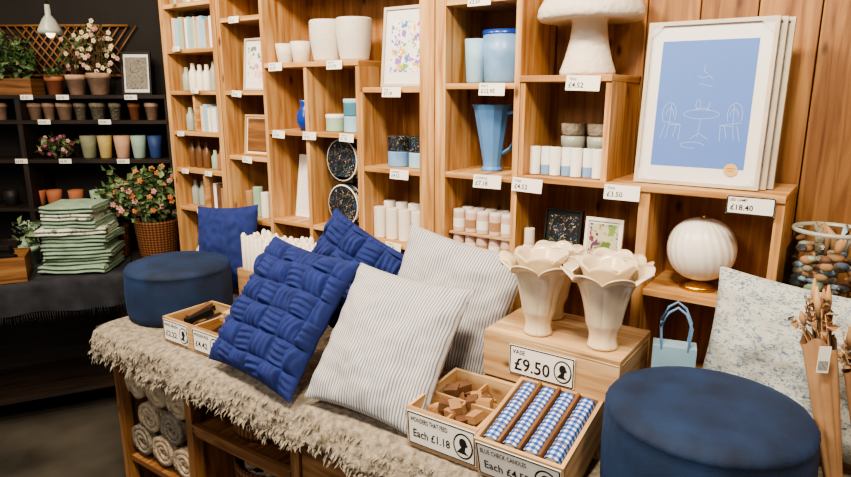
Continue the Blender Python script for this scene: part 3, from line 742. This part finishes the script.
for (s,z) in [(-2.22,1.59),(-2.02,1.59),(-1.64,1.59),(-2.14,1.455),(-1.80,1.455),(-2.05,1.235),(-1.72,1.235),(-2.3,1.235)]:
    b=B(E@T((s,-.004,z))@RX90); b.box(-.035,.035,-.026,0,0,.0015,PAPER); b.text('£5.95',-.03,-.015,.002,.018,INK); b.build('price_label')
b=B(E@T((-1.885,-.28,0)))
b.tube([(0,0,3.0),(0,0,2.03)],.004,BLACK,6)
b.lathe([(0,.14),(.012,.14),(.014,.09),(.03,.07),(.055,.02),(.06,0),(.056,0),(.028,.06),(0,.08)],GREYG,(0,0,1.89),24)
b.ell((0,0,1.90),(.022,.022,.03),S('bulb_glow','#ffe9c0',.4,emis=3)); b.build('pendant_lamp')

# ================= CLOTH TABLE + TOWELS
TT=T((-2.93,-.13,0))@Matrix.Rotation(math.radians(60),4,'Z')
b=B(TT)
b.box(-1.25,-.01,.03,.5,.68,.725,DARKW)
for x in (-1.2,-.06):
    for y in (.06,.44): b.box(x,x+.05,y,y+.05,0,.68,DARKW)
b.box(-1.2,-.02,.06,.48,.12,.15,DARKW); b.box(-1.2,-.02,.47,.485,.15,.68,DARKW)
b.build('side_table')
b=B(TT)
def cf(u,v):
    x=-1.27+u*1.28; k=v*20
    if k<=12: return (x,.5-k/12*.48,.7285+.001*math.sin(x*40))
    dd=(k-12)/8; return (x,.015-.012*dd*(1+math.sin(x*38+math.sin(x*9)*2))-.004,.728-dd*.15+.008*math.sin(x*11)*dd)
b.grid(cf,200,20,DCLOTH)
for i in range(120):
    x=-1.26+i*.0106; b.tube([(x,.0,.585),(x+R.uniform(-.005,.005),-.004,.535+R.uniform(0,.015))],.0022,DCLOTH,4)
b.build('fringed_tablecloth')
def towel(b,c,w,d,h,mat,rz):
    m=b.M.copy(); b.M=m@T(c)@Matrix.Rotation(rz,4,'Z')
    sd=R.random()*9
    for k in range(2):
        zz=k*h/2
        def fn(u,v):
            a=u*2*PI; cc,ss=math.cos(a),math.sin(a)
            x=(abs(cc)**.3)*math.copysign(1,cc)*w/2; y=(v-.5)*d; z=zz+h/4+math.copysign(abs(ss)**.8,ss)*h/4
            x*=1+.06*noise.noise(Vector((v*3,k,sd))); z+=.007*noise.noise(Vector((x*13,y*13,sd)))
            y*=1+.04*noise.noise(Vector((a,k,sd)))
            return (y,x,z)
        b.grid(fn,28,14,mat,cu=True)
        for vv in (0,1): b.poly([fn(i/28,vv) for i in range(28)],mat)
    b.M=m
b=B(TT); z=.735
for i in range(9):
    mt=TWG if i<5 else (TWW if i%2 else TWG)
    h=.037; off=R.uniform(-.015,.015); towel(b,(-.20+off,.20+R.uniform(-.01,.01),z),.25*R.uniform(.93,1.03),(.31-(.06 if i>5 else 0))*R.uniform(.93,1.02),h,mt,math.radians(-18)+R.uniform(-.1,.1)); z+=h
b.build('stack_of_folded_towels')
b=B(TT); crate(b,-.70,-.435,.04,.26,.731,.85,OLDW,.012)
for i in range(9): b.rbox((-.57+R.uniform(-.06,.06),.15+R.uniform(-.04,.04),.80+i*.01),(.09,.03,.02),R.uniform(0,3),R.choice([BLACK,BOTT,SOAPD]))
b.build('wooden_tray_of_tools')
b=B(TT)
pot(b,-.46,.40,.731,.05,.10,SAGE); bush(b,(-.46,.40,.90),(.07,.07,.07),60,.045,[LEAF2,SAGE]); b.build('potted_succulent')
b=B(TT); pot(b,-.64,.40,.731,.05,.12,WHITE); 
for i in range(12): b.tube([(-.64,.40,.82),(-.64+R.uniform(-.06,.06),.40+R.uniform(-.05,.05),.98+R.uniform(0,.06))],.002,WHITE,4)
b.build('white_wire_plant')
b=B(TT); b.box(.015,.33,.05,.36,0,.757,DARKW); b.build('black_plinth',bevel=.002)
def basket(b,c,r0,r1,h):
    def md(a,z): return 1+.02*math.sin(a*20+ (1 if int(z*60)%2 else 0)*PI)
    n=18; pf=[(0,0)]+[(r0+(r1-r0)*(i/n)**.8,h*i/n) for i in range(n+1)]+[(r1-.01,h),(r0,.02),(0,.02)]
    b.lathe(pf,WICK,c,60,mod=md)
b=B(TT); basket(b,(.155,.19,.7575),.092,.112,.20)
bush(b,(.16,.19,1.08),(.20,.13,.15),560,.042,[LEAF,LEAF2,LEAF2],(.155,.19,.9),16,[ORANGE,ORANGE,PINK],50,.013)
for i in range(16):
    a=R.uniform(0,6.28); e=Vector((.155+.22*math.cos(a),.19+.12*math.sin(a),1.10+R.uniform(-.02,.17)))
    p=Vector((.155,.19,.95)); b.tube([p,p.lerp(e,.5)+Vector((0,0,.05)),e],[.003,.002,.001],STEM,4)
    for j in range(7): leaf(b,tuple(p.lerp(e,.4+j*.1)+Vector((0,0,.03))),.045,R.choice([LEAF2,LEAF]))
b.build('basket_of_orange_flowers')
b=B(TT); basket(b,(-.06,.41,.731),.07,.08,.17); bush(b,(-.04,.41,1.02),(.09,.08,.12),180,.04,[LEAF,LEAF2],(-.06,.41,.85),8,[ORANGE,PINK],12,.012); b.build('basket_of_greenery')

# ================= LIGHTS
def area(name,loc,tgt,pw,size,col=(1,.83,.63)):
    l=bpy.data.lights.new(name,'AREA'); l.shape='DISK'; l.size=size; l.energy=pw; l.color=col
    o=bpy.data.objects.new(name,l); bpy.context.scene.collection.objects.link(o); o.location=loc
    o.rotation_euler=(Vector(tgt)-Vector(loc)).to_track_quat('-Z','Y').to_euler()
area('ceiling_light',(-.3,-1.4,2.85),(-.5,-.1,1.1),42,.35)
area('ceiling_light',(-1.5,-1.4,2.85),(-1.5,-.2,1.0),42,.35)
area('ceiling_light',(-2.6,-1.3,2.85),(-2.4,0,1.1),20,.35)
area('ceiling_light',(.9,-1.1,2.85),(.0,-.2,1.1),15,.4)
area('ceiling_light',(-3.2,-.9,2.85),(-3.5,.2,1.2),10,.3)
area('ceiling_light',(-1.0,-2.9,2.85),(-1.6,-.6,.5),28,.8,(1,.9,.8))
w=bpy.data.worlds.new('w'); bpy.context.scene.world=w; w.use_nodes=True
w.node_tree.nodes['Background'].inputs[0].default_value=(.9,.87,.84,1); w.node_tree.nodes['Background'].inputs[1].default_value=.36
sc=bpy.context.scene
try:
    sc.view_settings.view_transform='AgX'; sc.view_settings.look='AgX - Medium High Contrast'
except Exception as e: print(e)
sc.view_settings.exposure=.3
cam=bpy.data.cameras.new('camera'); co=bpy.data.objects.new('camera',cam); sc.collection.objects.link(co)
co.location=(0,-1.75,1.6); co.rotation_euler=(math.radians(77),0,math.radians(35)); cam.lens=26.65; cam.sensor_width=36; cam.clip_start=.02
sc.camera=co
